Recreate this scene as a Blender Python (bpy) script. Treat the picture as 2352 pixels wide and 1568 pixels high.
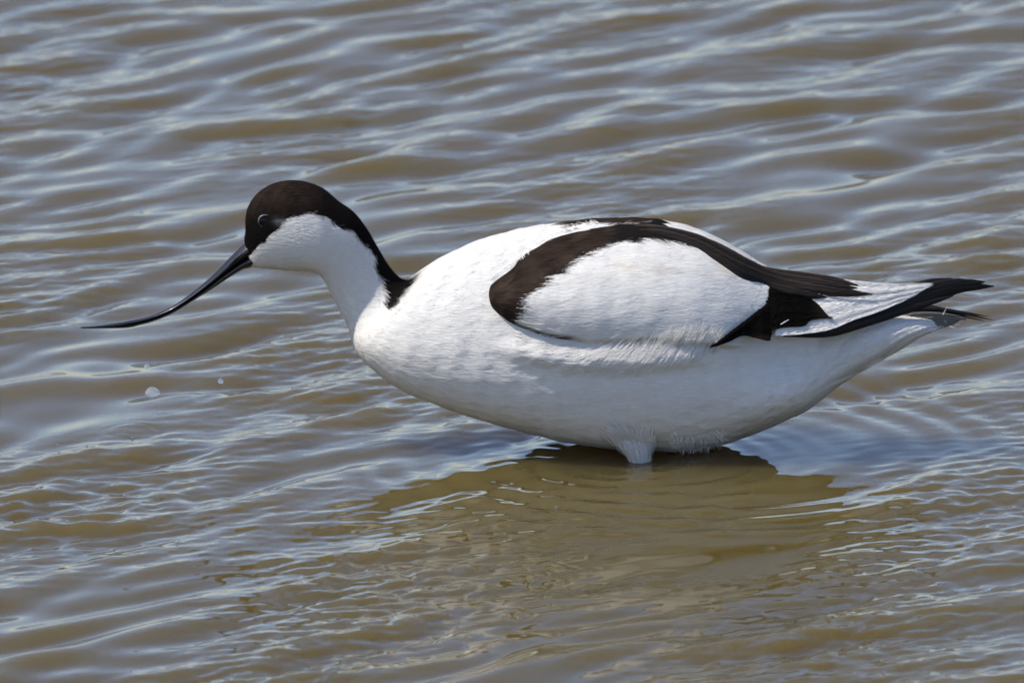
import bpy, math, random
import numpy as np
from mathutils import Vector
from mathutils.bvhtree import BVHTree

rng = np.random.default_rng(7)
R = math.radians
sc = bpy.context.scene
for o in list(bpy.data.objects):
    bpy.data.objects.remove(o)

# ------------------------------------------------------------------ camera
DIST, DIP, FW = 9.0, R(13.0), 0.5            # metres to the bird, look-down angle, width of the view at the bird
AIM = np.array([0.0, 0.0, 0.0577])
FWD = np.array([0.0, math.cos(DIP), -math.sin(DIP)])
UPV = np.array([0.0, math.sin(DIP), math.cos(DIP)])
RGT = np.array([1.0, 0.0, 0.0])
CAM = AIM - FWD * DIST
cd = bpy.data.cameras.new('camera')
cam = bpy.data.objects.new('camera', cd)
sc.collection.objects.link(cam)
cam.location = CAM
cam.rotation_euler = (math.pi / 2 - DIP, 0, 0)
cd.sensor_width = 36
cd.lens = 36 * DIST / FW
cd.clip_start, cd.clip_end = 0.5, 2000
cd.dof.use_dof = True
cd.dof.focus_distance = DIST - 0.03
cd.dof.aperture_fstop = 27
sc.camera = cam

# ------------------------------------------------------------------ sky, sun, exposure
SUN = np.array([-0.76, -0.09, 1.0]); SUN /= np.linalg.norm(SUN)
w = bpy.data.worlds.new('World'); sc.world = w; w.use_nodes = True
nt = w.node_tree; bg = nt.nodes['Background']
sky = nt.nodes.new('ShaderNodeTexSky'); sky.sky_type = 'NISHITA'; sky.sun_disc = False
sky.sun_elevation = math.asin(SUN[2]); sky.sun_rotation = math.atan2(SUN[0], SUN[1])
sky.air_density = 1.0; sky.dust_density = 0.7; sky.ozone_density = 1.2
tint = nt.nodes.new('ShaderNodeVectorMath'); tint.operation = 'MULTIPLY'; tint.inputs[1].default_value = (.965, .965, 1.09)
nt.links.new(sky.outputs[0], tint.inputs[0]); nt.links.new(tint.outputs[0], bg.inputs[0]); bg.inputs[1].default_value = 0.145
sl = bpy.data.lights.new('sun', 'SUN'); sl.energy = 4.5; sl.angle = R(0.53); sl.color = (1.0, 0.945, 0.85)
so = bpy.data.objects.new('sun', sl); sc.collection.objects.link(so)
so.rotation_euler = Vector(SUN).to_track_quat('Z', 'Y').to_euler()
sc.view_settings.view_transform = 'Standard'; sc.view_settings.look = 'None'
sc.view_settings.exposure = 0.36; sc.view_settings.gamma = 1.0
sc.cycles.max_bounces = 10
sc.cycles.sample_clamp_indirect = 6.0

# ------------------------------------------------------------------ tools
# Outlines were measured on the photograph at 2352 x 1568; pt() lifts a measured point to a depth d (metres in front of the bird's middle)
def pt(u, v, d=0.0):
    u = np.asarray(u, float); v = np.asarray(v, float); d = np.asarray(d, float)
    a = (u - 1176) / 2352 * FW / DIST; b = -(v - 784) / 2352 * FW / DIST
    dr = FWD + a[..., None] * RGT + b[..., None] * UPV
    t = (-d - CAM[1]) / dr[..., 1]
    return CAM + t[..., None] * dr

def uv(P):
    q = P - CAM; z = q @ FWD
    return np.stack([(q @ RGT) / z * DIST / FW * 2352 + 1176, -(q @ UPV) / z * DIST / FW * 2352 + 784], -1)

PX = FW / 2352

def inside(p, poly):
    poly = np.asarray(poly, float); x, y = p[..., 0], p[..., 1]
    r = np.zeros(x.shape, bool); n = len(poly)
    for i in range(n):
        x0, y0 = poly[i]; x1, y1 = poly[(i + 1) % n]
        c = ((y0 > y) != (y1 > y))
        with np.errstate(divide='ignore', invalid='ignore'):
            r ^= c & (x < (x1 - x0) * (y - y0) / (y1 - y0 + 1e-12) + x0)
    return r

def spline(pts, n, smooth=True):
    """Catmull-Rom through rows of pts, n samples spread by arc length of the first two columns."""
    p = np.asarray(pts, float)
    if not smooth:
        fine = p
    else:
        q = np.vstack([2 * p[0] - p[1], p, 2 * p[-1] - p[-2]]); out = []
        for i in range(1, len(q) - 2):
            t = np.linspace(0, 1, 24, endpoint=False)[:, None]
            a, b, c, e = q[i - 1], q[i], q[i + 1], q[i + 2]
            out.append(0.5 * (2 * b + (c - a) * t + (2 * a - 5 * b + 4 * c - e) * t ** 2 + (3 * b - a - 3 * c + e) * t ** 3))
        fine = np.vstack(out + [p[-1:]])
    L = np.r_[0, np.cumsum(np.linalg.norm(np.diff(fine[:, :2], axis=0), axis=1))]
    s = np.linspace(0, L[-1], n)
    return np.stack([np.interp(s, L, fine[:, k]) for k in range(fine.shape[1])], -1)

def wob(p, f, seed=0):
    """Cheap smooth noise in -1..1 over rows of p (any dimension)."""
    g = np.random.default_rng(seed); r = 0
    for k in range(5):
        d = g.normal(size=p.shape[-1]); d /= np.linalg.norm(d)
        r = r + np.sin((p @ d) * f * (0.6 + 0.35 * k) + g.uniform(0, 6.28)) / 5 * 1.6
    return r

class Quads:
    """Collects quad grids and barbs with a colour per vertex; build() links them as one mesh object."""
    def __init__(s): s.v, s.f, s.c, s.n = [], [], [], 0
    def add(s, V, F, col):
        V = np.asarray(V, float).reshape(-1, 3); s.v.append(V); s.f.append(np.asarray(F, np.int64) + s.n)
        c = np.asarray(col, float)
        s.c.append(np.broadcast_to(c, (len(V), 3)) if c.ndim == 1 else c.reshape(-1, 3)); s.n += len(V)
    def grid(s, G, col, wrap=False, flip=False):
        ni, nj = G.shape[:2]; idx = np.arange(ni * nj).reshape(ni, nj)
        if wrap: idx = np.concatenate([idx, idx[:, :1]], 1)
        F = np.stack([idx[:-1, :-1], idx[1:, :-1], idx[1:, 1:], idx[:-1, 1:]], -1).reshape(-1, 4)
        if flip: F = F[:, ::-1]
        s.add(G, F, col)
    def barbs(s, Pk, Bk, wk, col):
        """Pk (n,K,3) centre lines, Bk (n,K,3) side directions, wk (n,K) half widths, col (n,3)."""
        n, K = Pk.shape[:2]
        V = np.stack([Pk - Bk * wk[..., None], Pk + Bk * wk[..., None]], 2)      # n,K,2,3
        b = (np.arange(n) * K * 2)[:, None] + (np.arange(K - 1) * 2)[None]
        F = np.stack([b, b + 1, b + 3, b + 2], -1).reshape(-1, 4)
        s.add(V, F, np.repeat(col, K * 2, axis=0) if col.ndim == 2 else col)
    def build(s, name, mat, parent=None, smooth=True):
        V = np.concatenate(s.v); F = np.concatenate(s.f); C = np.concatenate(s.c)
        me = bpy.data.meshes.new(name)
        me.vertices.add(len(V)); me.vertices.foreach_set('co', V.astype(np.float32).ravel())
        me.loops.add(len(F) * 4); me.loops.foreach_set('vertex_index', F.astype(np.int32).ravel())
        me.polygons.add(len(F)); me.polygons.foreach_set('loop_start', np.arange(0, len(F) * 4, 4, dtype=np.int32))
        if smooth: me.polygons.foreach_set('use_smooth', np.ones(len(F), bool))
        me.update(calc_edges=True)
        at = me.color_attributes.new('plumage', 'FLOAT_COLOR', 'POINT')
        at.data.foreach_set('color', np.c_[C, np.ones(len(C))].astype(np.float32).ravel())
        me.materials.append(mat)
        o = bpy.data.objects.new(name, me); sc.collection.objects.link(o)
        if parent is not None:
            o.parent = parent; o.matrix_parent_inverse = parent.matrix_world.inverted()
        return o

def tag(o, label=None, cat=None, group=None, kind=None):
    if label: o['label'] = label
    if cat: o['category'] = cat
    if group: o['group'] = group
    if kind: o['kind'] = kind
    return o

def normals(G, wrap=False):
    if wrap:
        dj = np.roll(G, -1, 1) - np.roll(G, 1, 1)
    else:
        dj = np.gradient(G, axis=1)
    di = np.gradient(G, axis=0)
    N = np.cross(di, dj); return N / (np.linalg.norm(N, axis=-1, keepdims=True) + 1e-12)

def samp(G, fi, fj, wrap):
    ni, nj = G.shape[:2]
    fi = np.clip(fi, 0, ni - 1.001); i = fi.astype(int); a = (fi - i)[..., None]
    if wrap:
        fj = np.mod(fj, nj); j = fj.astype(int) % nj; j1 = (j + 1) % nj; b = (fj - np.floor(fj))[..., None]
    else:
        fj = np.clip(fj, 0, nj - 1.001); j = fj.astype(int); j1 = j + 1; b = (fj - j)[..., None]
    return (G[i, j] * (1 - b) + G[i, j1] * b) * (1 - a) + (G[i + 1, j] * (1 - b) + G[i + 1, j1] * b) * a

def coat(Q, G, C, n, length, width, lift, wrap=False, flip=False, drift=0.15, area=None, K=5, side=0.0, clump=0.0, jitter=0.06):
    """Lay n barbs along the rows (i direction) of surface G. length: grid of lengths (m) or number. C: grid of colours."""
    ni, nj = G.shape[:2]
    N = normals(G, wrap) * (-1 if flip else 1)
    di = np.linalg.norm(np.gradient(G, axis=0), axis=-1) + 1e-9
    dj = np.linalg.norm((np.roll(G, -1, 1) - G) if wrap else np.gradient(G, axis=1), axis=-1) + 1e-9
    A = di * dj if area is None else di * dj * area
    p = (A / A.sum()).ravel(); pick = rng.choice(ni * nj, n, p=p)
    i0 = pick // nj + rng.random(n); j0 = pick % nj + rng.random(n)
    L = (samp(length[..., None], i0, j0, wrap)[:, 0] if isinstance(length, np.ndarray) else np.full(n, length)) * rng.uniform(.65, 1.25, n)
    s_i = samp(di[..., None], i0, j0, wrap)[:, 0]; s_j = samp(dj[..., None], i0, j0, wrap)[:, 0]
    t = np.linspace(0, 1, K)
    sd = side if np.isscalar(side) else samp(side[..., None], i0, j0, wrap)[:, 0]
    base = np.c_[i0 * s_i, j0 * s_j]
    ang = sd + drift * rng.normal(size=n) + clump * np.sin(i0 * .31 + 3 * np.sin(j0 * .11))
    fi = i0[:, None] + t * (L * np.cos(ang) / s_i)[:, None]
    fj = j0[:, None] + t * (L * np.sin(ang) / s_j)[:, None]
    over = np.clip(fi - (ni - 1.001), 0, None)
    P = samp(G, fi, fj, wrap); Nn = samp(N, fi, fj, wrap); Nn /= np.linalg.norm(Nn, axis=-1, keepdims=True) + 1e-12
    T = np.gradient(P, axis=1)
    if over.max() > 0:                                            # barbs may run past the last row
        e = samp(G, np.full(n, ni - 1.002), fj[:, -1], wrap) - samp(G, np.full(n, ni - 3.0), fj[:, -1], wrap)
        e /= np.linalg.norm(e, axis=-1, keepdims=True) + 1e-12
        P = P + e[:, None, :] * (over * s_i[:, None])[..., None]
        T = np.gradient(P, axis=1)
    lf = lift * rng.uniform(.15, 1.0, n)
    P = P + Nn * (0.00006 + lf[:, None] * (t ** 1.3))[..., None]
    B = np.cross(Nn, T); B /= np.linalg.norm(B, axis=-1, keepdims=True) + 1e-12
    wk = width * rng.uniform(.6, 1.2, n)[:, None] * np.interp(t, [0, .25, .7, 1], [.6, 1, .8, .08])
    c = samp(C, i0, j0, wrap) * (1 + jitter * rng.normal(size=(n, 1)))
    Q.barbs(P, B, wk, np.clip(c, 0.002, .92))

# ------------------------------------------------------------------ materials
def mat_new(name):
    m = bpy.data.materials.new(name); m.use_nodes = True
    return m, m.node_tree, m.node_tree.nodes['Principled BSDF']

def feather_mat(name, rough, transl, spec):
    m, t, p = mat_new(name)
    a = t.nodes.new('ShaderNodeAttribute'); a.attribute_name = 'plumage'
    nz = t.nodes.new('ShaderNodeTexNoise'); nz.inputs['Scale'].default_value = 260; nz.inputs['Detail'].default_value = 4
    tc = t.nodes.new('ShaderNodeTexCoord'); t.links.new(tc.outputs['Object'], nz.inputs['Vector'])
    mr = t.nodes.new('ShaderNodeMapRange'); mr.inputs['To Min'].default_value = .9; mr.inputs['To Max'].default_value = 1.06
    t.links.new(nz.outputs['Fac'], mr.inputs['Value'])
    mx = t.nodes.new('ShaderNodeVectorMath'); mx.operation = 'SCALE'
    t.links.new(a.outputs['Color'], mx.inputs[0]); t.links.new(mr.outputs[0], mx.inputs['Scale'])
    t.links.new(mx.outputs[0], p.inputs['Base Color'])
    p.inputs['Roughness'].default_value = rough; p.inputs['Specular IOR Level'].default_value = spec
    mp = t.nodes.new('ShaderNodeMapping'); mp.inputs['Scale'].default_value = (170, 300, 900)
    n2 = t.nodes.new('ShaderNodeTexNoise'); n2.inputs['Scale'].default_value = 1.0; n2.inputs['Detail'].default_value = 3; n2.inputs['Distortion'].default_value = .6
    bp = t.nodes.new('ShaderNodeBump'); bp.inputs['Strength'].default_value = .6; bp.inputs['Distance'].default_value = .0005
    t.links.new(tc.outputs['Object'], mp.inputs['Vector']); t.links.new(mp.outputs[0], n2.inputs['Vector'])
    n3 = t.nodes.new('ShaderNodeTexNoise'); n3.inputs['Scale'].default_value = 55; n3.inputs['Detail'].default_value = 2
    t.links.new(tc.outputs['Object'], n3.inputs['Vector'])
    ma = t.nodes.new('ShaderNodeMath'); ma.operation = 'MULTIPLY_ADD'; ma.inputs[1].default_value = 2.2
    t.links.new(n3.outputs['Fac'], ma.inputs[0]); t.links.new(n2.outputs['Fac'], ma.inputs[2])
    t.links.new(ma.outputs[0], bp.inputs['Height']); t.links.new(bp.outputs[0], p.inputs['Normal'])
    if transl > 0:
        out = t.nodes['Material Output']; tr = t.nodes.new('ShaderNodeBsdfTranslucent'); ms = t.nodes.new('ShaderNodeMixShader')
        t.links.new(mx.outputs[0], tr.inputs['Color']); ms.inputs[0].default_value = transl
        t.links.new(p.outputs[0], ms.inputs[1]); t.links.new(tr.outputs[0], ms.inputs[2]); t.links.new(ms.outputs[0], out.inputs['Surface'])
    return m

M_PLUME = feather_mat('plumage', .8, .12, .05)
M_VANE = feather_mat('vane', .55, .10, .25)

def solid_mat(name, col, rough, spec=.5, coat=0.0, noise=0.0, scale=200):
    m, t, p = mat_new(name)
    nz = t.nodes.new('ShaderNodeTexNoise'); nz.inputs['Scale'].default_value = scale
    tc = t.nodes.new('ShaderNodeTexCoord'); t.links.new(tc.outputs['Object'], nz.inputs['Vector'])
    cr = t.nodes.new('ShaderNodeValToRGB')
    cr.color_ramp.elements[0].color = (*[c * (1 - noise) for c in col], 1); cr.color_ramp.elements[1].color = (*[c * (1 + noise) for c in col], 1)
    t.links.new(nz.outputs['Fac'], cr.inputs[0]); t.links.new(cr.outputs[0], p.inputs['Base Color'])
    p.inputs['Roughness'].default_value = rough; p.inputs['Specular IOR Level'].default_value = spec
    p.inputs['Coat Weight'].default_value = coat; p.inputs['Coat Roughness'].default_value = .08
    bp = t.nodes.new('ShaderNodeBump'); bp.inputs['Strength'].default_value = .25; bp.inputs['Distance'].default_value = .0004
    t.links.new(nz.outputs['Fac'], bp.inputs['Height']); t.links.new(bp.outputs[0], p.inputs['Normal'])
    return m

M_BILL = solid_mat('bill_horn', (.008, .007, .008), .26, .38, .12, .4, 700)
M_EYE = solid_mat('eye_gloss', (.005, .004, .003), .08, .2, .0, .2, 300)
M_LID = solid_mat('eyelid_skin', (.17, .17, .17), .4, .5, .3, .25, 900)
M_LEG = solid_mat('leg_skin', (.22, .27, .32), .5, .4, 0, .2, 400)

def water_mat():
    m, t, p = mat_new('murky_water')
    tc = t.nodes.new('ShaderNodeTexCoord')
    nz = t.nodes.new('ShaderNodeTexNoise'); nz.inputs['Scale'].default_value = 5; nz.inputs['Detail'].default_value = 3
    t.links.new(tc.outputs['Object'], nz.inputs['Vector'])
    cr = t.nodes.new('ShaderNodeValToRGB')
    cr.color_ramp.elements[0].color = (.068, .050, .012, 1); cr.color_ramp.elements[1].color = (.086, .064, .018, 1)
    t.links.new(nz.outputs['Fac'], cr.inputs[0]); t.links.new(cr.outputs[0], p.inputs['Base Color'])
    p.inputs['Roughness'].default_value = .03; p.inputs['IOR'].default_value = 1.36
    p.inputs['Subsurface Weight'].default_value = 1.0
    p.inputs['Subsurface Radius'].default_value = (1.0, .85, .5); p.inputs['Subsurface Scale'].default_value = .35
    return m
M_WATER = water_mat()

# ------------------------------------------------------------------ water
def graded(lo, hi, step, far, grow=1.22):
    a = np.arange(lo, hi + step / 2, step); out = [a]; x, s, r = a[-1], step, []
    while x < far: s *= grow; x += s; r.append(x)
    x, s, l = a[0], step, []
    while x > -far: s *= grow; x -= s; l.append(x)
    return np.concatenate([l[::-1], a, r])

xs = graded(-.44, .44, .00115, 300); ys = graded(-.9, 1.3, .0019, 300)
X, Y = np.meshgrid(xs, ys, indexing='ij')
STEP = np.maximum(np.gradient(xs)[:, None], np.gradient(ys)[None, :])
WL = .0048                                                          # water level

def water_height(X, Y, STEP):
    g = np.random.default_rng(33)
    Xw = X + .012 * np.sin(9 * Y + 4 * X + .5) + .005 * np.sin(23 * Y - 13 * X + 1.) + .003 * np.sin(47 * X + 31 * Y)
    Yw = Y + .012 * np.sin(11 * X - 5 * Y + 2.) + .005 * np.sin(19 * X + 21 * Y) + .003 * np.sin(53 * X - 17 * Y + 1.3)
    H = np.zeros_like(X)
    # wind waves: crests run from the near left to the far right
    main = R(136)                                                    # travel direction of the waves
    for k in range(54):
        lam = .027 * (5.0 ** g.random()); th = main + R(19) * g.normal()
        kk = 2 * math.pi / lam
        sl = .032 * (1.0 if .03 < lam < .075 else .7) * g.uniform(.5, 1.2)
        damp = np.clip(lam / STEP / 4 - .5, 0, 1)
        H += sl / kk * damp * np.sin(kk * (Xw * math.cos(th) + Yw * math.sin(th)) + g.uniform(0, 6.28))
    big = H / .004
    # fine capillary ripples, in patches
    patch = np.clip(.5 + .55 * np.sin(17 * Xw + 6 * Yw + 1) * np.sin(8 * Yw - 5 * Xw) + .35 * np.sin(29 * Xw - 11 * Yw) + .25 * big, 0, 1.3)
    near = 1 / (1 + np.exp((Y - .15) / .10))                           # ripples are busiest around the bird
    for k in range(44):
        lam = .007 * (3.8 ** g.random()); th = main + R(-14) + R(20) * g.normal()
        if k % 5 == 0: th += R(70)
        kk = 2 * math.pi / lam
        damp = np.clip(lam / STEP / 4 - .4, 0, 1)
        sl = .038 * g.uniform(.4, 1.2)
        H += sl / kk * damp * patch * (.45 + .9 * near) * np.sin(kk * (X * math.cos(th) + Y * math.sin(th) + .25 * H) + g.uniform(0, 6.28) + 2.2 * np.sin(7 * Xw + 9 * Yw + k))
    # calm lee under the bird and rings round the legs and the fallen drops
    lee = np.exp(-((X - .065) / .12) ** 2 - (np.where(Y > -.12, Y + .12, (Y + .12) * .75) / .17) ** 2)
    lee = np.clip(.72 * lee + .85 * np.exp(-((X - .20) / .11) ** 2 - ((Y - .02) / .08) ** 2), 0, .86)
    H *= 1 - lee
    for (cx, cy, lam, a, r0, wd) in RINGS:
        r = np.hypot(X - cx, Y - cy)
        H += a * np.sin(2 * math.pi * r / lam) * np.exp(-((r - r0) / wd) ** 2) * np.clip(lam / STEP / 4 - .4, 0, 1) * (r / (r + lam))
    return H

def on_water(u, v):
    a = (u - 1176) / 2352 * FW / DIST; b = -(v - 784) / 2352 * FW / DIST
    d = FWD + a * RGT + b * UPV; return CAM + d * ((WL - CAM[2]) / d[2])
leg_w = on_water(1464, 1057); d1 = on_water(304, 992)
RINGS = [(leg_w[0], leg_w[1], .015, .00018, .05, .04), (leg_w[0] + .03, leg_w[1] + .02, .024, .0005, .13, .05),
         (d1[0], d1[1], .008, .00028, .010, .008), (on_water(170, 1160)[0], on_water(170, 1160)[1], .022, .0009, .035, .03)]
H = water_height(X, Y, STEP)
iw, jw = np.searchsorted(xs, leg_w[0]), np.searchsorted(ys, leg_w[1])
H = H + WL - H[iw, jw] * np.exp(-((X - leg_w[0] - .02) / .13) ** 2 - ((Y - leg_w[1] + .02) / .14) ** 2)                              # sharper crests, flatter troughs
Qw = Quads(); Qw.grid(np.stack([X, Y, H], -1), np.array([.15, .11, .05]))
water = Qw.build('water', M_WATER)
tag(water, 'murky olive brown water with wind ripples mirroring the sky', 'water', kind='structure')

# ------------------------------------------------------------------ the bird
avocet = bpy.data.objects.new('wading_bird', None); sc.collection.objects.link(avocet)
base = pt(1464, 1057, .03); avocet.location = (base[0], base[1], WL); avocet.empty_display_size = .02
bpy.context.view_layer.update()
tag(avocet, 'white bird with black cap, black wing bands and long upcurved bill wading in rippled water', 'bird')

ST = np.array([  # dorsal u v, ventral u v, half width
 (562,560, 574,604, 6),(561,552, 579,611, 16),(564,530, 592,614, 30),(564,502, 612,616, 42),(572,470, 638,618, 54),(598,438, 663,620, 63),
 (640,418, 690,621, 69),(686,415, 712,623, 71),(737,430, 727,627, 69),(776,461, 738,635, 63),(812,487, 747,648, 56),
 (842,525, 757,668, 51),(866,566, 769,692, 49),(889,605, 782,716, 50),(911,632, 795,740, 57),(930,644, 803,761, 71),
 (948,641, 808,784, 94),(970,622, 820,810, 112),(1008,595, 850,843, 134),(1062,567, 905,885, 158),(1130,542, 985,921, 180),
 (1210,520, 1085,957, 198),(1300,505, 1195,988, 209),(1400,497, 1310,1015, 214),(1500,500, 1430,1029, 212),(1590,519, 1550,1033, 204),
 (1665,552, 1655,1018, 186),(1735,596, 1745,985, 158),(1805,640, 1825,940, 126),(1875,672, 1895,892, 97),(1945,696, 1968,856, 72),
 (2015,712, 2045,815, 52),(2080,724, 2105,778, 34),(2130,732, 2145,758, 18),(2150,738, 2153,749, 5)], float)
NI, NJ = 620, 300
S = spline(np.c_[(ST[:, :2] + ST[:, 2:4]) / 2, ST], NI)[:, 2:]
Dp, Vp = pt(S[:, 0], S[:, 1]), pt(S[:, 2], S[:, 3])
Cc = (Dp + Vp) / 2; hv = (Dp - Vp) / 2; hw = S[:, 4] * PX
hl = np.linalg.norm(hv, axis=1)
shr = np.sqrt(np.clip(1 - (hw * math.tan(DIP) / hl) ** 2 * np.clip((hv[:, 2] / hl), 0, 1) ** 2, .45, 1))
hv = hv * shr[:, None]
th = np.linspace(0, 2 * math.pi, NJ, endpoint=False)
ex = np.interp(S[:, 0], [560, 800, 1000, 1700, 2150], [1.0, 1.0, .96, .94, 1.0])
ct, st = np.cos(th), np.sin(th)
cs = np.sign(ct) * np.abs(ct)[None] ** ex[:, None]; ss = np.sign(st) * np.abs(st)[None] ** ex[:, None]
skew = np.interp(S[:, 0], [560, 700, 850, 1050, 1700, 2000], [.10, .14, .05, .30, .34, .1])
ss = ss * (1 - skew[:, None] * cs) / (1 + .45 * skew[:, None] ** 1.5)
BODY = Cc[:, None] + hv[:, None] * cs[..., None] + np.array([0, -1.0, 0]) * (hw[:, None] * ss)[..., None]
# the plumage is not perfectly smooth: low swells along the flank and belly
NB = normals(BODY, True)
if ((NB[300, :, :] * (BODY[300] - Cc[300])).sum() < 0): NB = -NB; FLIPB = True
else: FLIPB = False
tor = np.clip((S[:, 0] - 930) / 120, 0, 1)[:, None]
BODY = BODY + NB * (tor * (.0005 * wob(BODY, 70, 3) + .00018 * wob(BODY, 260, 4)))[..., None]

sl_ = np.r_[0, np.cumsum(np.linalg.norm(np.diff(Cc, axis=0), axis=1))][:, None]
tt_ = th[None] / (2 * math.pi)
rp = sl_ / .0125 + .35 * wob(BODY, 60, 51); cl = np.mod(tt_ * 38 + .5 * np.floor(rp) + .2 * wob(BODY, 80, 52), 1) * 2 - 1
scal = np.mod(rp + .4 * cl ** 2, 1); scal = (scal + np.roll(scal, 1, 0) + np.roll(scal, -1, 0) + np.roll(scal, 1, 1) + np.roll(scal, -1, 1)) / 5
BODY = BODY + NB * (tor * np.clip((2050 - S[:, 0]) / 200, 0, 1)[:, None] * .00036 * (scal - .5) * (1 + .7 * wob(BODY, 45, 53)))[..., None]

def near_uv(P):
    q = P.copy(); q[..., 1] = -np.abs(q[..., 1]); return uv(q)

CAP = [(540,400),(545,592),(572,585),(586,577),(592,566),(607,561),(612,543),(630,530),(650,507),(680,497),(695,488),(710,487),(740,496),(765,512),(802,527),(822,543),
       (840,562),(858,586),(852,604),(872,635),(878,665),(875,692),(892,706),(910,684),(935,655),(944,640),(990,600),(900,400),(700,350)]
MANT = [(1250,520),(1262,512),(1290,500),(1380,480),(1511,480),(1511,507),(1440,514),(1371,520),(1340,516),(1318,518),(1300,524),(1288,535),(1278,522),(1268,524)]
WHITE = np.array([.755, .73, .68]); BLACK = np.array([.010, .008, .007]); BROWN = np.array([.042, .028, .020])
q = near_uv(BODY); q = q + 3.0 * np.stack([wob(BODY, 900, 5), wob(BODY, 900, 6)], -1)
CB = np.broadcast_to(WHITE, BODY.shape).copy()
cap = inside(q, CAP)
crown_sheen = np.clip((800 - q[..., 0]) / 160, 0, 1) * np.clip((520 - q[..., 1]) / 60, 0, 1)  # brown sheen of the sunlit crown, painted into the cap colour
CB[cap] = (BLACK * .75 + (BROWN * .62 - BLACK * .75) * (crown_sheen * (1 + .4 * wob(BODY, 900, 41) + .25 * wob(BODY, 2400, 42)))[..., None])[cap]
FL_U, FL_V = q[..., 0], q[..., 1]
side_near = np.where(BODY[..., 1] < 0, 1, .6)
ridge = np.exp(-((FL_V - np.interp(FL_U, [1150, 1300, 1450, 1650], [800, 826, 832, 812])) / 22) ** 2) * np.clip((FL_U - 1120) / 120, 0, 1) * np.clip((1700 - FL_U) / 120, 0, 1)
thigh = np.exp(-((FL_U - 1810) / 105) ** 2 - ((FL_V - 895 + (FL_U - 1810) * .32) / 52) ** 2)
BODY = BODY + NB * (.0048 * ridge + .0072 * thigh)[..., None]
smudge = np.exp(-((q[..., 0] - 634) / 11) ** 2 - ((q[..., 1] - 511) / 7) ** 2)[..., None]
CB = np.where(cap[..., None], CB + smudge * .16, CB)
CB[inside(q, MANT)] = BROWN * .8
# breast and belly feathers, patchily darker and yellower towards the bottom
belly_tone = np.clip(wob(BODY, 120, 8) + .2, 0, 1) * np.clip((q[..., 1] - 860) / 140, 0, 1) * tor
CB = CB * (1 - belly_tone[..., None] * np.array([.10, .13, .20]))

coarse = BODY[::4, ::3]; ci, cj = coarse.shape[:2]
idx = np.arange(ci * cj).reshape(ci, cj); idx = np.c_[idx, idx[:, :1]]
TREE = BVHTree.FromPolygons([tuple(p) for p in coarse.reshape(-1, 3)],
      [tuple(f) for f in np.stack([idx[:-1, :-1], idx[1:, :-1], idx[1:, 1:], idx[:-1, 1:]], -1).reshape(-1, 4)])

def drape(U, V, tree=None):
    """Depth in front of the bird's middle plane of the body surface seen at each measured point."""
    tree = tree or TREE
    out = np.full(U.shape, np.nan)
    for k in np.ndindex(U.shape):
        p = Vector(pt(U[k], V[k], .3)); d = (p - Vector(CAM)).normalized()
        h = tree.ray_cast(p, d)
        if h[0] is not None: out[k] = -h[0].y
    return out

def fill(D):
    D = D.copy()
    for c in range(D.shape[0]):
        r = D[c]; ok = ~np.isnan(r)
        D[c] = np.interp(np.arange(len(r)), np.flatnonzero(ok), r[ok]) if ok.any() else 0.0
    return D

def blur(A, n):
    for _ in range(n):
        P = np.pad(A, 1, mode='edge'); A = (P[:-2, 1:-1] + P[2:, 1:-1] + P[1:-1, :-2] + P[1:-1, 2:] + 2 * A) / 6
    return A

def quad_outward(G):
    N = normals(G); return G, (N[..., 1].mean() > 0)     # True: flip so that it faces the near side (-y)

# ---- folded wing: covert panel
top = [(1120,668),(1131,650),(1178,613),(1198,586),(1238,560),(1271,541),(1311,529),(1371,516),(1440,505),(1511,503),(1558,523),(1611,536),(1658,556),(1708,584),(1752,609)]
bot = [(1121,676),(1129,705),(1148,726),(1178,748),(1221,767),(1265,782),(1328,792),(1361,798),(1445,794),(1495,790),(1560,796),(1628,800)]
WA, WB = 300, 190
tp, bt = spline(top, WA), spline(bot, WA)
a = np.linspace(0, 1, WA)[:, None]; b = np.linspace(0, 1, WB)[None]
U = tp[:, :1] * (1 - b) + bt[:, :1] * b + (205 - 60 * b) * b * (1 - b) * a ** 5
V = tp[:, 1:] * (1 - b) + bt[:, 1:] * b
# sample the depth on a thinner grid
si, sj = np.linspace(0, WA - 1, 60).astype(int), np.linspace(0, WB - 1, 40).astype(int)
Dc = fill(drape(U[np.ix_(si, sj)], V[np.ix_(si, sj)]))
Dw = np.stack([np.interp(np.arange(WB), sj, r) for r in Dc]); Dw = np.stack([np.interp(np.arange(WA), si, c) for c in Dw.T], 1)
Dw = blur(Dw, 30)
edge = np.clip(np.minimum(b, 1 - b) / .07, 0, 1) * np.clip(a / .05, 0, 1)
edge = edge * edge * (3 - 2 * edge)
rear = np.clip((a - .55) / .45, 0, 1)
puff = .0075 * np.sin(math.pi * b ** 1.5) * np.sin(math.pi * np.clip(a * .8 + .2, 0, 1)) ** .7
Dwing = Dw + edge * (.0016 + puff) + rear * edge * .004 - (1 - edge) * .0012
rowp = a * 8 + .12 * np.sin(b * 9); cel = np.mod(b * 9 + .5 * np.floor(rowp), 1) * 2 - 1
relief = np.mod(rowp + .30 * cel ** 2, 1)
Dwing = Dwing + edge * .00012 * (relief - .5) * (1 + .8 * np.sin(a * 17 + b * 11) * np.sin(b * 23 - a * 5)) * np.clip(a * 4, 0, 1)
WING = pt(U, V, Dwing)
PANEL = [(1170,740),(1190,700),(1197,678),(1228,664),(1246,638),(1278,618),(1303,602),(1335,584),(1365,567),(1385,557),(1428,554),(1461,549),(1515,543),(1545,547),
         (1591,566),(1645,591),(1695,617),(1728,641),(1800,664),(1800,860),(1200,860)]
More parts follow.
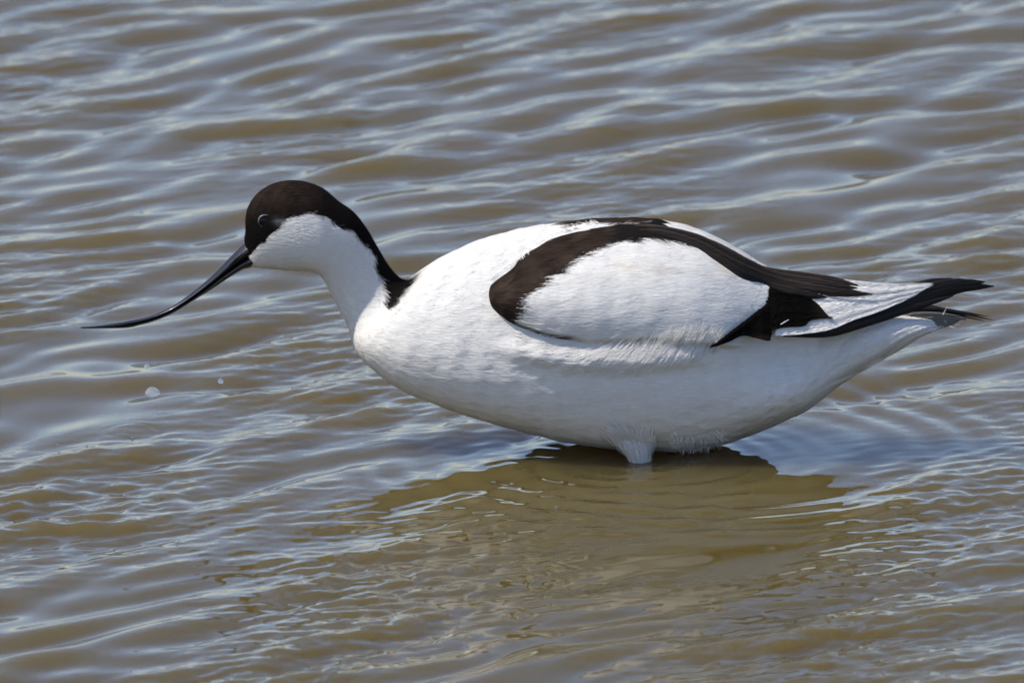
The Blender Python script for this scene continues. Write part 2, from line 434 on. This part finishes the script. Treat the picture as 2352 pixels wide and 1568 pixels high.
qw = uv(WING); edge_noise = 3 * np.stack([wob(WING, 1100, 15), wob(WING, 1100, 16)], -1) + 5.5 * np.stack([wob(WING, 420, 25), wob(WING, 420, 26)], -1)
qn = qw + edge_noise
CW = np.broadcast_to(WHITE, WING.shape).copy()
dk = ~inside(qn, PANEL)
CW[dk] = ((BROWN * .72 + BLACK * .2) * (1 + .35 * wob(WING, 500, 31) + .2 * wob(WING, 1500, 32))[..., None] * (.72 + .6 * relief)[..., None])[dk]
dk2 = dk & (qw[..., 0] > 1380); CW[dk2] = BLACK * 1.2
CW = CW * (1 - .07 * np.clip(wob(np.stack([a * 14 + b * 2 + 0 * b, b * 60 + 0 * a, 0 * a * b], -1), 1.0, 61), 0, 1) - .05 * np.clip(wob(np.stack([a * 5 + 0 * b, b * 22 + 0 * a, 0 * a * b], -1), 1.0, 62), 0, 1))[..., None]
buff = 1.3 * np.clip(np.exp(-((qw[..., 0] - 1440) / 60) ** 2 - ((qw[..., 1] - 612) / 22) ** 2) + np.exp(-((qw[..., 0] - 1615) / 50) ** 2 - ((qw[..., 1] - 600) / 16) ** 2), 0, 1) * np.clip(wob(WING * np.array([1, 1, 3]), 420, 17) + .3, 0, 1)
CW = np.where(dk[..., None], CW, CW * (1 - buff[..., None] * np.array([.12, .2, .32])))
_, fl = quad_outward(WING)
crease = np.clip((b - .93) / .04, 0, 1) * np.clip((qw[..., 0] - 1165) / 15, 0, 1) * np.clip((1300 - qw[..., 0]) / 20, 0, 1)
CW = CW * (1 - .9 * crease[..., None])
print('REAR', [(int(qw[-1, k, 0]), int(qw[-1, k, 1]), round(1000 * Dwing[-1, k], 1)) for k in range(0, WB, 21)])
print('R80', [(int(qw[250, k, 0]), int(qw[250, k, 1]), round(1000 * Dwing[250, k], 1)) for k in range(0, WB, 21)])
WFLOW = np.interp(np.linspace(0, 1, WB), [0, .3, 1], [.18, .05, -.22])[None] * np.ones((WA, 1))
def make_wing(sgn, name):
    Qn = Quads()
    Gm = WING * np.array([1, sgn, 1]) - np.array([0, 0, .004 if sgn < 0 else 0])
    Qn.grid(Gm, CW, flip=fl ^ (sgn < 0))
    rim = Gm - normals(Gm) * (-1 if fl ^ (sgn < 0) else 1) * .0015
    coat(Qn, Gm, CW, 22000 if sgn > 0 else 3000, np.interp(np.arange(WA), [0, WA * .3, WA], [.004, .009, .013])[:, None] * np.ones((1, WB)), .00016, .00012,
         flip=fl ^ (sgn < 0), drift=.10, side=WFLOW, jitter=.03)
    return Qn.build(name, M_PLUME, avocet)
wing = make_wing(1, 'wing')
far_wing = make_wing(-1, 'wing')

REARV, REARD = [600, 628, 651, 670, 696, 714, 736, 757, 779, 800], [9, 13, 17, 21, 24.5, 28, 31.5, 35, 38, 38]
qs_, ds_ = qw[::3, ::3].reshape(-1, 2), Dwing[::3, ::3].ravel() * 1000
def wdep(u, v, off=0.0):
    """Depth (mm) of the folded wing's surface at measured points, carried on behind it down to the wing tip."""
    u, v = np.broadcast_arrays(np.asarray(u, float), np.asarray(v, float))
    rear_d = np.interp(v, REARV, REARD) * np.interp(u, [1750, 1900, 2050, 2140, 2290], [1, .82, .54, .38, .15])
    out = np.empty(u.shape)
    for k in np.ndindex(u.shape):
        if u[k] < 1750:
            e = (qs_[:, 0] - u[k]) ** 2 + (qs_[:, 1] - v[k]) ** 2; wgt = np.exp(-(e - e.min()) / 220); out[k] = (wgt * ds_).sum() / wgt.sum()
    return np.where(u >= 1750, rear_d, np.where(u > 1700, out + (rear_d - out) * (u - 1700) / 50, out)) + off
def wpath(pts, off):
    return [(u, v, float(wdep(u, v, off if np.isscalar(off) else np.interp(u, *off)))) for u, v in pts]
# ---- flight feathers and other blades
def blade(path, half, col, tipcol=None, camber=.12, n=46, m=9, mat=M_VANE, name='flight_feather', parent=None, sgn=1, tilt=0.0, ragged=0.0, roll=0.0):
    """One feather: path rows (u, v, depth mm) from root to tip, half width profile rows (t, px). Closed thin vane with a raised shaft."""
    p = np.asarray(path, float); s = spline(p, n); P = pt(s[:, 0], s[:, 1], s[:, 2] / 1000)
    t = np.linspace(0, 1, n); hwid = np.interp(t, *np.asarray(half, float).T) * PX
    T = np.gradient(P, axis=0); T /= np.linalg.norm(T, axis=1, keepdims=True)
    out = np.array([0, -math.cos(roll), math.sin(roll)]); B = np.cross(out, T); B /= np.linalg.norm(B, axis=1, keepdims=True)
    N = np.cross(T, B); N *= np.sign((N @ out).mean())
    x = np.linspace(-1, 1, m)
    prof = camber * (1 - x ** 2) + .10 * np.exp(-(x / .12) ** 2)
    jag = 1 + ragged * rng.normal(size=(n, 2)) * (t ** 2)[:, None]
    W = np.where(x[None] < 0, jag[:, :1], jag[:, 1:]) * x[None]
    topG = P[:, None] + B[:, None] * (hwid[:, None] * W)[..., None] + N[:, None] * (hwid[:, None] * prof[None] + tilt * hwid[:, None] * x[None])[..., None]
    botG = topG - N[:, None] * .00028
    G = np.concatenate([topG, botG[:, ::-1]], 1) * np.array([1, sgn, 1])
    c0 = np.asarray(col, float); c1 = c0 if tipcol is None else np.asarray(tipcol, float)
    shade = (1 + .10 * np.sin(x * 9 + t[:, None] * 60) * (np.abs(x) > .15))
    cx = np.where(np.abs(x) < .13, 1.35, 1.0)
    k = np.clip((t[:, None] - .35) / .6, 0, 1) * np.ones((1, m)); k = np.maximum(k * .7, np.clip((np.abs(x) - .72) / .28, 0, 1)[None] * .8)
    Ct = (c0 + (c1 - c0) * k[..., None]) * (shade * cx)[..., None]
    Q = Quads(); Q.grid(G, np.concatenate([Ct, Ct[:, ::-1]], 1), wrap=True)
    return Q.build(name, mat, parent)

F = lambda *r: np.array(r, float)
std = lambda w0: [(0, w0 * .7), (.3, w0), (.75, w0 * .85), (.92, w0 * .5), (1, 1.2)]
# black outer primaries, the wing tip
PO = ([1800, 2050, 2130, 2290], [-3, -2.2, -1.2, 0])
PRIM = [(wpath([(1800,762),(1900,757),(2010,722),(2130,685),(2205,662),(2283,657)], PO), 17),
        (wpath([(1890,748),(1960,730),(2018,712),(2130,678),(2200,655),(2262,647)], (PO[0], [-3.4, -2.6, -1.0, .6])), 19),
        (wpath([(1900,738),(1960,718),(2040,696),(2140,664),(2195,650),(2232,644)], (PO[0], [-3.8, -3, -.8, 1])), 19),
        (wpath([(1960,705),(2000,695),(2050,680),(2130,657),(2175,648),(2202,643)], (PO[0], [-4, -3.2, -.8, 1])), 18),
        (wpath([(1800,766),(1900,765),(1990,741),(2060,719),(2130,697),(2190,679)], (PO[0], [-2.6, -1.6, -.4, 0])), 10)]
for pth, w0 in PRIM:
    blade(pth, std(w0), BLACK * .9, BLACK * 1.3, name='primary_feather', parent=wing)
# white secondaries lying over them
def sheet(Q, topc, botc, depth, col, n_i, n_j, barbs, length, side=0.0, width=.00025, lift=.0007, roof=.0, drift=.08, bulge=0.0, flow=None):
    t1, b1 = spline(topc, n_i), spline(botc, n_i); bb = np.linspace(0, 1, n_j)[None]; aa = np.linspace(0, 1, n_i)[:, None]
    u = t1[:, :1] * (1 - bb) + b1[:, :1] * bb; v = t1[:, 1:] * (1 - bb) + b1[:, 1:] * bb
    d = (depth(u, v) / 1000 if callable(depth) else np.interp(u, *np.asarray(depth, float).T) / 1000) * (1 - roof * (1 - bb) ** 1.5) + bulge * np.sin(math.pi * bb) * np.sin(math.pi * aa)
    d = d + .00016 * np.sin(bb * 24 + aa * 3)
    G = pt(u, v, d); _, f = quad_outward(G)
    C = np.broadcast_to(np.asarray(col, float), G.shape) if np.ndim(col) == 1 else col(u, v)
    Q.grid(G, C, flip=f); back = G + np.array([0, .0012, 0]); Q.grid(back, C, flip=not f)
    if barbs: coat(Q, G, np.array(C), barbs, length, width, lift, flip=f, drift=drift, side=side)
    return G
Qs = Quads()
sheet(Qs, [(1800,640),(1880,640),(1930,642),(2035,652),(2100,651),(2122,650)], [(1780,770),(1830,768),(1905,757),(1960,735),(2014,717),(2062,697)],
      wdep, WHITE, 120, 60, 5200, .006, drift=.16)
Qs.build('secondary_feathers', M_PLUME, wing)
# dark primary coverts under the rear edge of the white panel
def blobcol(u, v):
    c = np.broadcast_to(BLACK * .35, u.shape + (3,)).copy()
    k = np.maximum(np.clip((u - 1850) / 50, 0, 1), np.clip((v - 762) / 18, 0, 1) * np.clip((u - 1715) / 30, 0, 1))[..., None]; return c * .8 + (BROWN - c) * k * .6
CVO = ([1600, 1700, 1780, 1900], [-3.5, -2.5, 1.2, 1.2])
CV = lambda u, v: wdep(u, v) + np.interp(u, *CVO) + np.clip((v - 795 + (u - 1628) * .74) / 9, 0, 1) * np.clip((1770 - u) / 60, 0, 1) * 6
Qs = Quads()
sheet(Qs, [(1640,640),(1740,650),(1800,672),(1848,679),(1878,698),(1899,722)], [(1606,803),(1630,799),(1668,787),(1705,771),(1735,776),(1768,782),(1770,764),(1795,753),(1845,749),(1862,736),(1896,731)],
      CV, blobcol, 120, 70, 6500, .0038, width=.00013, drift=.25)
Qs.build('primary_coverts', M_PLUME, wing)
# long dark tertials over the back
TER = [(wpath([(1440,528),(1520,538),(1600,566),(1690,614),(1790,652),(1900,669),(2003,676)], ([1440, 1520, 2003], [-.6, .6, 2.0])), 17, BROWN * .5),
       (wpath([(1440,519),(1520,530),(1600,555),(1690,599),(1780,638),(1880,652),(1970,662)], ([1440, 1520, 1970], [-.6, .9, 2.4])), 18, BROWN * .6),
       (wpath([(1430,516),(1500,524),(1580,545),(1670,584),(1745,622),(1830,635),(1912,643),(1972,656)], ([1430, 1520, 1970], [-.6, 1.2, 3.0])), 15, BROWN * .7),
       (wpath([(1570,562),(1640,595),(1700,634),(1760,657),(1830,674),(1900,683)], ([1570, 1640, 1900], [-1.2, .2, 1.4])), 15, BROWN * .3)]
for pth, w0, c in TER:
    blade(pth, [(0, .3), (.12, w0 * .55), (.3, w0), (.75, w0 * .85), (.92, w0 * .5), (1, 1.2)], c, np.minimum(c * 1.8, .8), camber=.08, name='tertial_feather', parent=wing, ragged=.02)
# a loose white barb lying on the dark coverts
blade(wpath([(1793,745),(1802,740),(1812,734)], 3.2), [(0, .8), (.5, 1.6), (1, .5)], WHITE, name='loose_barb', parent=wing, m=5, n=10)
# far wing tip: drooping, wispy black primaries
for pth, w0 in [([(2020,728,-3),(2085,711,-5),(2140,711,-6),(2200,718,-7),(2281,735,-8)], 3.4), ([(2030,724,-4),(2100,707,-6),(2150,711,-7),(2200,723,-8),(2262,737,-9)], 3.2),
                ([(2030,722,-5),(2100,706,-7),(2150,709,-8),(2205,716,-9),(2270,727,-10)], 3.0), ([(2040,722,-6),(2110,709,-8),(2160,715,-9),(2205,722,-9)], 6),
                ([(2040,719,-7),(2100,707,-9),(2140,708,-9),(2180,714,-10),(2225,722,-10)], 5)]:
    blade(pth, [(0, w0 * 1.5), (.5, w0 * 1.6), (.72, w0), (.9, w0 * .5), (1, .4)], BLACK, BLACK * 1.2, name='primary_feather', parent=far_wing, m=5)

# ---- tail: a fan of white feathers with grey tips
Qt = Quads()
def TD(u, v):
    si_, sj_ = np.linspace(0, u.shape[0] - 1, 24).astype(int), np.linspace(0, u.shape[1] - 1, 16).astype(int)
    d_ = fill(drape(u[np.ix_(si_, sj_)], v[np.ix_(si_, sj_)])) * 1000
    d_ = np.stack([np.interp(np.arange(u.shape[1]), sj_, r) for r in d_]); d_ = np.stack([np.interp(np.arange(u.shape[0]), si_, c) for c in d_.T], 1)
    return blur(d_, 12) + np.interp(u, [1870, 1900, 1940, 2050, 2130, 2210], [-1.5, .2, 2.5, 6.5, 6, 4.5])
TG = lambda u, v: np.interp(u, [2040, 2100, 2160, 2210], [4, 5, 5.5, 5])
for sg in (1, -1):
    Qh = Quads()
    sheet(Qh, [(1870,800),(1900,778),(1940,752),(1990,737),(2051,727),(2110,727),(2152,730),(2178,740)], [(1870,905),(1915,881),(1960,862),(2018,832),(2060,800),(2101,772),(2140,758),(2176,748)],
          TD, WHITE * .97, 90, 50, 3200 if sg > 0 else 0, .005, roof=.35, drift=.16, bulge=.0025, side=-.1)
    sheet(Qh, [(2040,728),(2100,722),(2150,722),(2185,727),(2207,731)], [(2040,790),(2101,770),(2150,756),(2185,747),(2206,735)],
          TG, WHITE * .22, 50, 20, 500 if sg > 0 else 0, .004, drift=.12)
    for V_ in Qh.v:
        V_[:, 1] *= sg
        if sg < 0: V_[:, 2] -= .46 * np.abs(V_[:, 1]) - .001
    if sg < 0: Qh.f = [f[:, ::-1] for f in Qh.f]
    for V_, F_, C_, n0 in zip(Qh.v, Qh.f, Qh.c, np.r_[0, np.cumsum([len(v) for v in Qh.v])[:-1]]): Qt.add(V_, F_ - n0, C_)
tail = Qt.build('tail', M_PLUME, avocet)

# ---- legs: feathered thighs going into the water, thin shank below
def tube(Q, rows, col, m=20):
    r = np.asarray(rows, float); s = spline(r, 40)
    P = pt(s[:, 0], s[:, 1], s[:, 2] / 1000); rad = s[:, 3] * PX; flat = s[:, 4] * PX
    ph = np.linspace(0, 2 * math.pi, m, endpoint=False)
    G = P[:, None] + RGT * (rad[:, None] * np.cos(ph))[..., None] + np.array([0, -1., 0]) * (flat[:, None] * np.sin(ph))[..., None]
    C = np.broadcast_to(np.asarray(col, float), G.shape).copy()
    Q.grid(G, C, wrap=True); return G, C
for rows, nb in [([(1455,950,20,95,50),(1456,1000,26,58,42),(1463,1032,29,33,27),(1470,1056,30,20,18),(1474,1110,30,17,15)], 2600),
                 ([(1560,960,-8,66,52),(1572,1000,-8,48,40),(1582,1030,-10,30,26),(1590,1060,-12,20,18),(1594,1100,-12,14,13)], 1600)]:
    Ql = Quads(); G, C = tube(Ql, rows, WHITE * .93)
    Nn = normals(G, True); inw = (Nn[20] * (G[20] - G[20].mean(0))).sum() < 0
    coat(Ql, G, C, nb * 2, .0075, .00016, .0022, wrap=True, flip=inw, drift=.28, jitter=.12)
    lg = Ql.build('leg', M_PLUME, avocet)
    Qk = Quads(); e = rows[-1]
    tube(Qk, [(e[0], e[1] - 40, e[2], 9, 9), (e[0] + 3, e[1] + 150, e[2], 8, 8), (e[0] + 2, e[1] + 400, e[2], 9, 9)], (.2, .25, .3), 12)
    Qk.build('shank', M_LEG, lg)

# ---- body mesh with its coat
Qb = Quads(); Qb.grid(BODY, CB, wrap=True, flip=FLIPB)
BL = np.interp(S[:, 0], [560, 640, 760, 900, 1000, 1300, 2150], [.0020, .0028, .0045, .0050, .0065, .0085, .0110])[:, None] * np.ones((1, NJ))
BLf = np.interp(S[:, 0], [560, 900, 1100, 2150], [.22, .2, .13, .13])
near_side = np.where(np.sin(th) > -.25, 1.0, .25)[None] * np.ones((NI, 1))
headness = np.where(S[:, 0] < 960, 2.2, 1.0)[:, None]
sidew = (np.interp(S[:, 0], [900, 1100, 1500, 1900], [0, .25, .35, 0])[:, None] * np.sin(2 * th)[None] * (-1)) * .6
coat(Qb, BODY, CB, 100000, BL, .00013, .00012, wrap=True, flip=FLIPB, area=near_side * headness, drift=.14, side=sidew, jitter=.025)

hd = np.where(S[:, 0] < 955, 1.0, 0.0)[:, None] * near_side
coat(Qb, BODY, CB, 16000, BL * 1.1, .00012, .00045, wrap=True, flip=FLIPB, area=hd + 1e-6, drift=.24, jitter=.03)
# flank plumes: loose barbs that curl up over the lower edge of the wing
wv = WING[::4, ::4]; wi, wj = wv.shape[:2]; idx = np.arange(wi * wj).reshape(wi, wj)
allv = np.vstack([coarse.reshape(-1, 3), wv.reshape(-1, 3)]); bidx = np.arange(ci * cj).reshape(ci, cj); bidx = np.c_[bidx, bidx[:, :1]]
polys = [tuple(f) for f in np.stack([bidx[:-1, :-1], bidx[1:, :-1], bidx[1:, 1:], bidx[:-1, 1:]], -1).reshape(-1, 4)]
polys += [tuple(f) for f in (np.stack([idx[:-1, :-1], idx[1:, :-1], idx[1:, 1:], idx[:-1, 1:]], -1).reshape(-1, 4) + ci * cj)]
TREE2 = BVHTree.FromPolygons([tuple(p) for p in allv], polys)

def plumes(Q, n, line, spread, ang, length, curl, width, lift, col=WHITE):
    """Barbs rooted along a line (rows u, v); ang in degrees above the horizontal at the root, curl added towards the tip."""
    l = spline(line, 200); K = 7; t = np.linspace(0, 1, K)
    pick = rng.integers(0, 200, n); fr = pick / 199.0
    ru = l[pick, 0] + rng.normal(size=n) * spread * .6; rv = l[pick, 1] + rng.normal(size=n) * spread
    A = np.radians(np.interp(fr, np.linspace(0, 1, len(ang)), ang) + 3 * rng.normal(size=n) + 5 * np.sin(fr * len(line) * 9) + 4 * np.sin(fr * len(line) * 23 + 1))
    Lp = np.interp(fr, np.linspace(0, 1, len(length)), length) * rng.uniform(.55, 1.0, n) * (1 + .22 * np.sin(fr * len(line) * 11 + 2))
    cu = np.radians(curl * rng.uniform(.5, 1.3, n))
    u = np.zeros((n, K)); v = np.zeros((n, K)); u[:, 0], v[:, 0] = ru, rv
    for k in range(1, K):
        aa = A + cu * t[k]; u[:, k] = u[:, k - 1] + np.cos(aa) * Lp / (K - 1); v[:, k] = v[:, k - 1] - np.sin(aa) * Lp / (K - 1)
    d = drape(u, v, TREE2); ok = ~np.isnan(d[:, 0]); u, v, d = u[ok], v[ok], d[ok]
    for k in range(1, K): d[:, k] = np.where(np.isnan(d[:, k]), d[:, k - 1] - .0006, d[:, k])
    d = np.maximum.accumulate(np.stack([d[:, 0], *[(d[:, k] + d[:, max(k - 1, 0)]) / 2 for k in range(1, K)]], 1), axis=1) * .5 + d * .5
    d = d + .0004 + lift * (t ** .8)[None] * rng.uniform(.4, 1.2, len(d))[:, None]
    P = pt(u, v, d); T = np.gradient(P, axis=1); out = np.array([0, -.9, .43])
    B = np.cross(out, T); B /= np.linalg.norm(B, axis=-1, keepdims=True) + 1e-12
    wk = width * rng.uniform(.6, 1.3, len(P))[:, None] * np.interp(t, [0, .3, .7, 1], [.8, 1, .7, .1])
    Q.barbs(P, B, wk, np.clip(np.asarray(col) * (1 + .05 * rng.normal(size=(len(P), 1))), 0, .9))

plumes(Qb, 1000, [(1180,768),(1260,806),(1340,830),(1420,840)], 14, [-25, -12, 8, 30], [50, 60, 60, 60], 15, .00009, .0004)
plumes(Qb, 1100, [(1330,835),(1400,838),(1470,835),(1540,822),(1600,812)], 12, [15, 35, 45, 52, 50], [50, 60, 72, 76, 60], 12, .00011, .0009)
plumes(Qb, 700, [(1470,812),(1540,806),(1600,802),(1640,806)], 7, [48, 52, 55, 48], [46, 62, 66, 50], 14, .00012, .0011)
plumes(Qb, 500, [(1880,800),(1920,775),(1980,762),(2030,756),(2070,752)], 8, [45, 38, 30, 24, 14], [40, 44, 48, 44, 36], 6, .00011, .0010)
plumes(Qb, 260, [(1128,636),(1180,600),(1238,553),(1275,533),(1312,521),(1372,508)], 3, [-30, -34, -26, -16, -10], [5, 7, 9, 11, 10], 0, .00011, .0004)
plumes(Qb, 420, [(1540,1008),(1575,1012),(1620,1010),(1660,1002)], 8, [-60, -80, -70, -40], [18, 26, 20, 12], -25, .00011, .0007)
plumes(Qb, 700, [(1390,985),(1430,990),(1470,995),(1500,1000)], 10, [-35, -50, -75, -95], [50, 62, 62, 50], -20, .00010, .0009)
body = Qb.build('body', M_PLUME, avocet)

Qr = Quads()
rl = [tuple(qw[-3, k] - np.array([3, 0])) for k in range(14, 172, 12)]
plumes(Qr, 900, rl, 2.5, [-16, -22, -30, -36, -34], [18, 26, 30, 30, 22], 0, .00010, .00012)
Qr.build('wing_fringe', M_PLUME, wing)
# ---- bill: two mandibles, slender and curved upwards
UP = [(566,556),(559.5,561),(529.5,590),(479.5,640),(422,686),(384.5,709),(347,725),(309.5,734.5),(267,742),(222,748.5),(184.5,751)]
LO = [(588,606),(574,614),(557,619),(522,640),(484.5,665),(434.5,696),(397,719),(359.5,735),(322,746),(284.5,753),(190,754)]
MID = [(592,580),(578,585),(548,603),(508,633),(478,657),(430,692),(391,714.5),(354,730.5),(316,741),(276,748),(187,752.6)]
HW = [23, 23, 20, 16.5, 14.5, 12, 10.5, 9, 7.5, 6, 3]
bill = bpy.data.objects.new('bill', None); sc.collection.objects.link(bill); bill.parent = avocet; bill.matrix_parent_inverse = avocet.matrix_world.inverted()
bill.location = pt(575, 585, 0); bill.empty_display_size = .01
bpy.context.view_layer.update()
def mandible(A, Bc, name, upper):
    n, m = 150, 26
    r = np.c_[(np.array(A) + np.array(Bc)) / 2, np.array(A), np.array(Bc), HW]
    s = spline(r, n)[:, 2:]; a_, b_ = pt(s[:, 0], s[:, 1]), pt(s[:, 2], s[:, 3]); c = (a_ + b_) / 2; h = (a_ - b_) / 2
    ph = np.linspace(0, 2 * math.pi, m, endpoint=False)
    wx = s[:, 4] * PX
    k = np.cos(ph); shape = np.abs(np.sin(ph)) ** .8 * np.sign(np.sin(ph))
    # keeled outer edge, flat against the other mandible
    wid = np.interp(k if upper else -k, [-1, -.7, .2, 1], [.75, 1.0, .9, .35])
    G = c[:, None] + h[:, None] * (k[None, :, None] * 1.05) + np.array([0, -1., 0]) * (wx[:, None] * (np.sin(ph) * wid + .0)[None])[..., None]
    if upper:      # groove and nostril slit on both sides
        pass
    Q = Quads(); Q.grid(G, BLACK, wrap=True); return Q.build(name, M_BILL, bill)
up = mandible(UP, MID, 'upper_mandible', True); lo = mandible(MID, LO, 'lower_mandible', False)
for sg in (1, -1):
    blade([(556,583,4.6),(540,597,4.4),(524,612,4.0)], [(0, .6), (.5, 2.0), (1, .5)], (.002, .002, .002), name='nostril', parent=up, m=5, n=12, mat=M_EYE, sgn=sg, camber=.3)

# ---- eyes with pale lids
for sg in (1, -1):
    dd = drape(np.array([609.0]), np.array([507.0]))[0]
    c = pt(609, 507, dd - .0013) * np.array([1, sg, 1]); r = 14.5 * PX
    n1, n2 = 24, 32; Qe = Quads()
    la = np.linspace(.02, math.pi - .02, n1)[:, None]; lo_ = np.linspace(0, 2 * math.pi, n2, endpoint=False)[None]
    G = np.stack([np.sin(la) * np.cos(lo_), -np.cos(la) * .5 * sg * np.ones_like(lo_), np.sin(la) * np.sin(lo_)], -1) * r + c
    Qe.grid(G, BLACK, wrap=True); eye = Qe.build('eye', M_EYE, avocet)
    Qe = Quads(); A1 = np.linspace(0, 2 * math.pi, 60)[:, None]; B1 = np.linspace(0, 2 * math.pi, 10, endpoint=False)[None]
    rr = r * 1.02; tb = r * .105 * (.04 + 1.1 * np.clip(np.cos(A1 - R(130)), 0, 1) ** 1.5 + .8 * np.clip(np.cos(A1 - R(290)), 0, 1) ** 2)
    G = np.stack([np.cos(A1) * (rr * 1.03 + tb * np.cos(B1)), (-.0012 * sg + 0 * A1) - tb * np.sin(B1) * sg, np.sin(A1) * (rr * .98 + tb * np.cos(B1))], -1) + c
    Qe.grid(G, BLACK, wrap=True); Qe.build('eyelid', M_LID, eye)

# ------------------------------------------------------------------ water drops falling from the bill and bubbles on the water
M_DROP, t, p = mat_new('clear_drop'); p.inputs['Base Color'].default_value = (.95, .97, 1, 1); p.inputs['Transmission Weight'].default_value = .86
p.inputs['Roughness'].default_value = .04; p.inputs['IOR'].default_value = 1.333
nz = t.nodes.new('ShaderNodeTexNoise'); nz.inputs['Scale'].default_value = 500; bp = t.nodes.new('ShaderNodeBump'); bp.inputs['Distance'].default_value = .0003
t.links.new(nz.outputs['Fac'], bp.inputs['Height']); t.links.new(bp.outputs[0], p.inputs['Normal'])

def ball(name, c, r, stretch, seed, label, cat, group, dome=False):
    n1, n2 = 20, 28; Q = Quads()
    la = np.linspace(.03, math.pi - .03, n1)[:, None]; lo_ = np.linspace(0, 2 * math.pi, n2, endpoint=False)[None]
    D = np.stack([np.sin(la) * np.cos(lo_), np.sin(la) * np.sin(lo_), np.cos(la) * np.ones_like(lo_)], -1)
    k = 1 + (.10 * wob(D, 2.6, seed))[..., None]
    Q.grid(D * k * r * np.asarray(stretch), BLACK, wrap=True)
    o = Q.build(name, M_DROP); o.location = c
    return tag(o, label, cat, group)
G1 = 'water drops falling from the bill'
ball('water_drop', pt(351, 901, .01), 15 * PX, (1.12, 1, .8), 1, 'largest lumpy clear water drop falling below the bill', 'water drop', G1)
ball('water_drop', pt(337, 841, .01), 6 * PX, (1, 1, .9), 2, 'small round clear drop just above the largest falling drop', 'water drop', G1)
ball('water_drop', pt(507, 875, .01), 6.5 * PX, (1, 1, 1), 3, 'small bluish drop falling alone between the largest drop and the breast', 'water drop', G1)
ball('water_drop', pt(325, 773, .01), 3.2 * PX, (1, 1, 1), 4, 'tiniest clear drop close under the curved bill', 'water drop', G1)
G2 = 'bubbles floating on the water'
for k, (u, v, r, lab) in enumerate([(197, 1027, 6.5, 'pale round bubble on the smooth olive wave below the falling drops'),
        (304, 1005, 3.5, 'tiny bubble beside the small ring ripple on the olive wave'),
        (133, 1019, 3.5, 'tiny bubble left of the pale round bubble on the wave crest'),
        (90, 1126, 4.0, 'glinting bubble nearest the left edge of the picture'),
        (155, 1205, 4.0, 'glinting bubble low on the left, in the wave trough below the others'),
        (407, 1246, 5.0, 'bright glinting bubble alone in the foreground ripples left of the bird'),
        (1175, 1112, 5.0, 'glinting bubble at the left end of the dark reflection below the belly'),
        (1278, 1163, 3.5, 'tiny glinting bubble inside the dark reflection in front of the belly')]):
    c = on_water(u, v)
    i = np.searchsorted(xs, c[0]); j = np.searchsorted(ys, c[1]); c[2] = H[i, j] + .0002
    ball('water_bubble', c, r * PX * .8, (1, 1, .8), 10 + k, lab, 'bubble', G2)
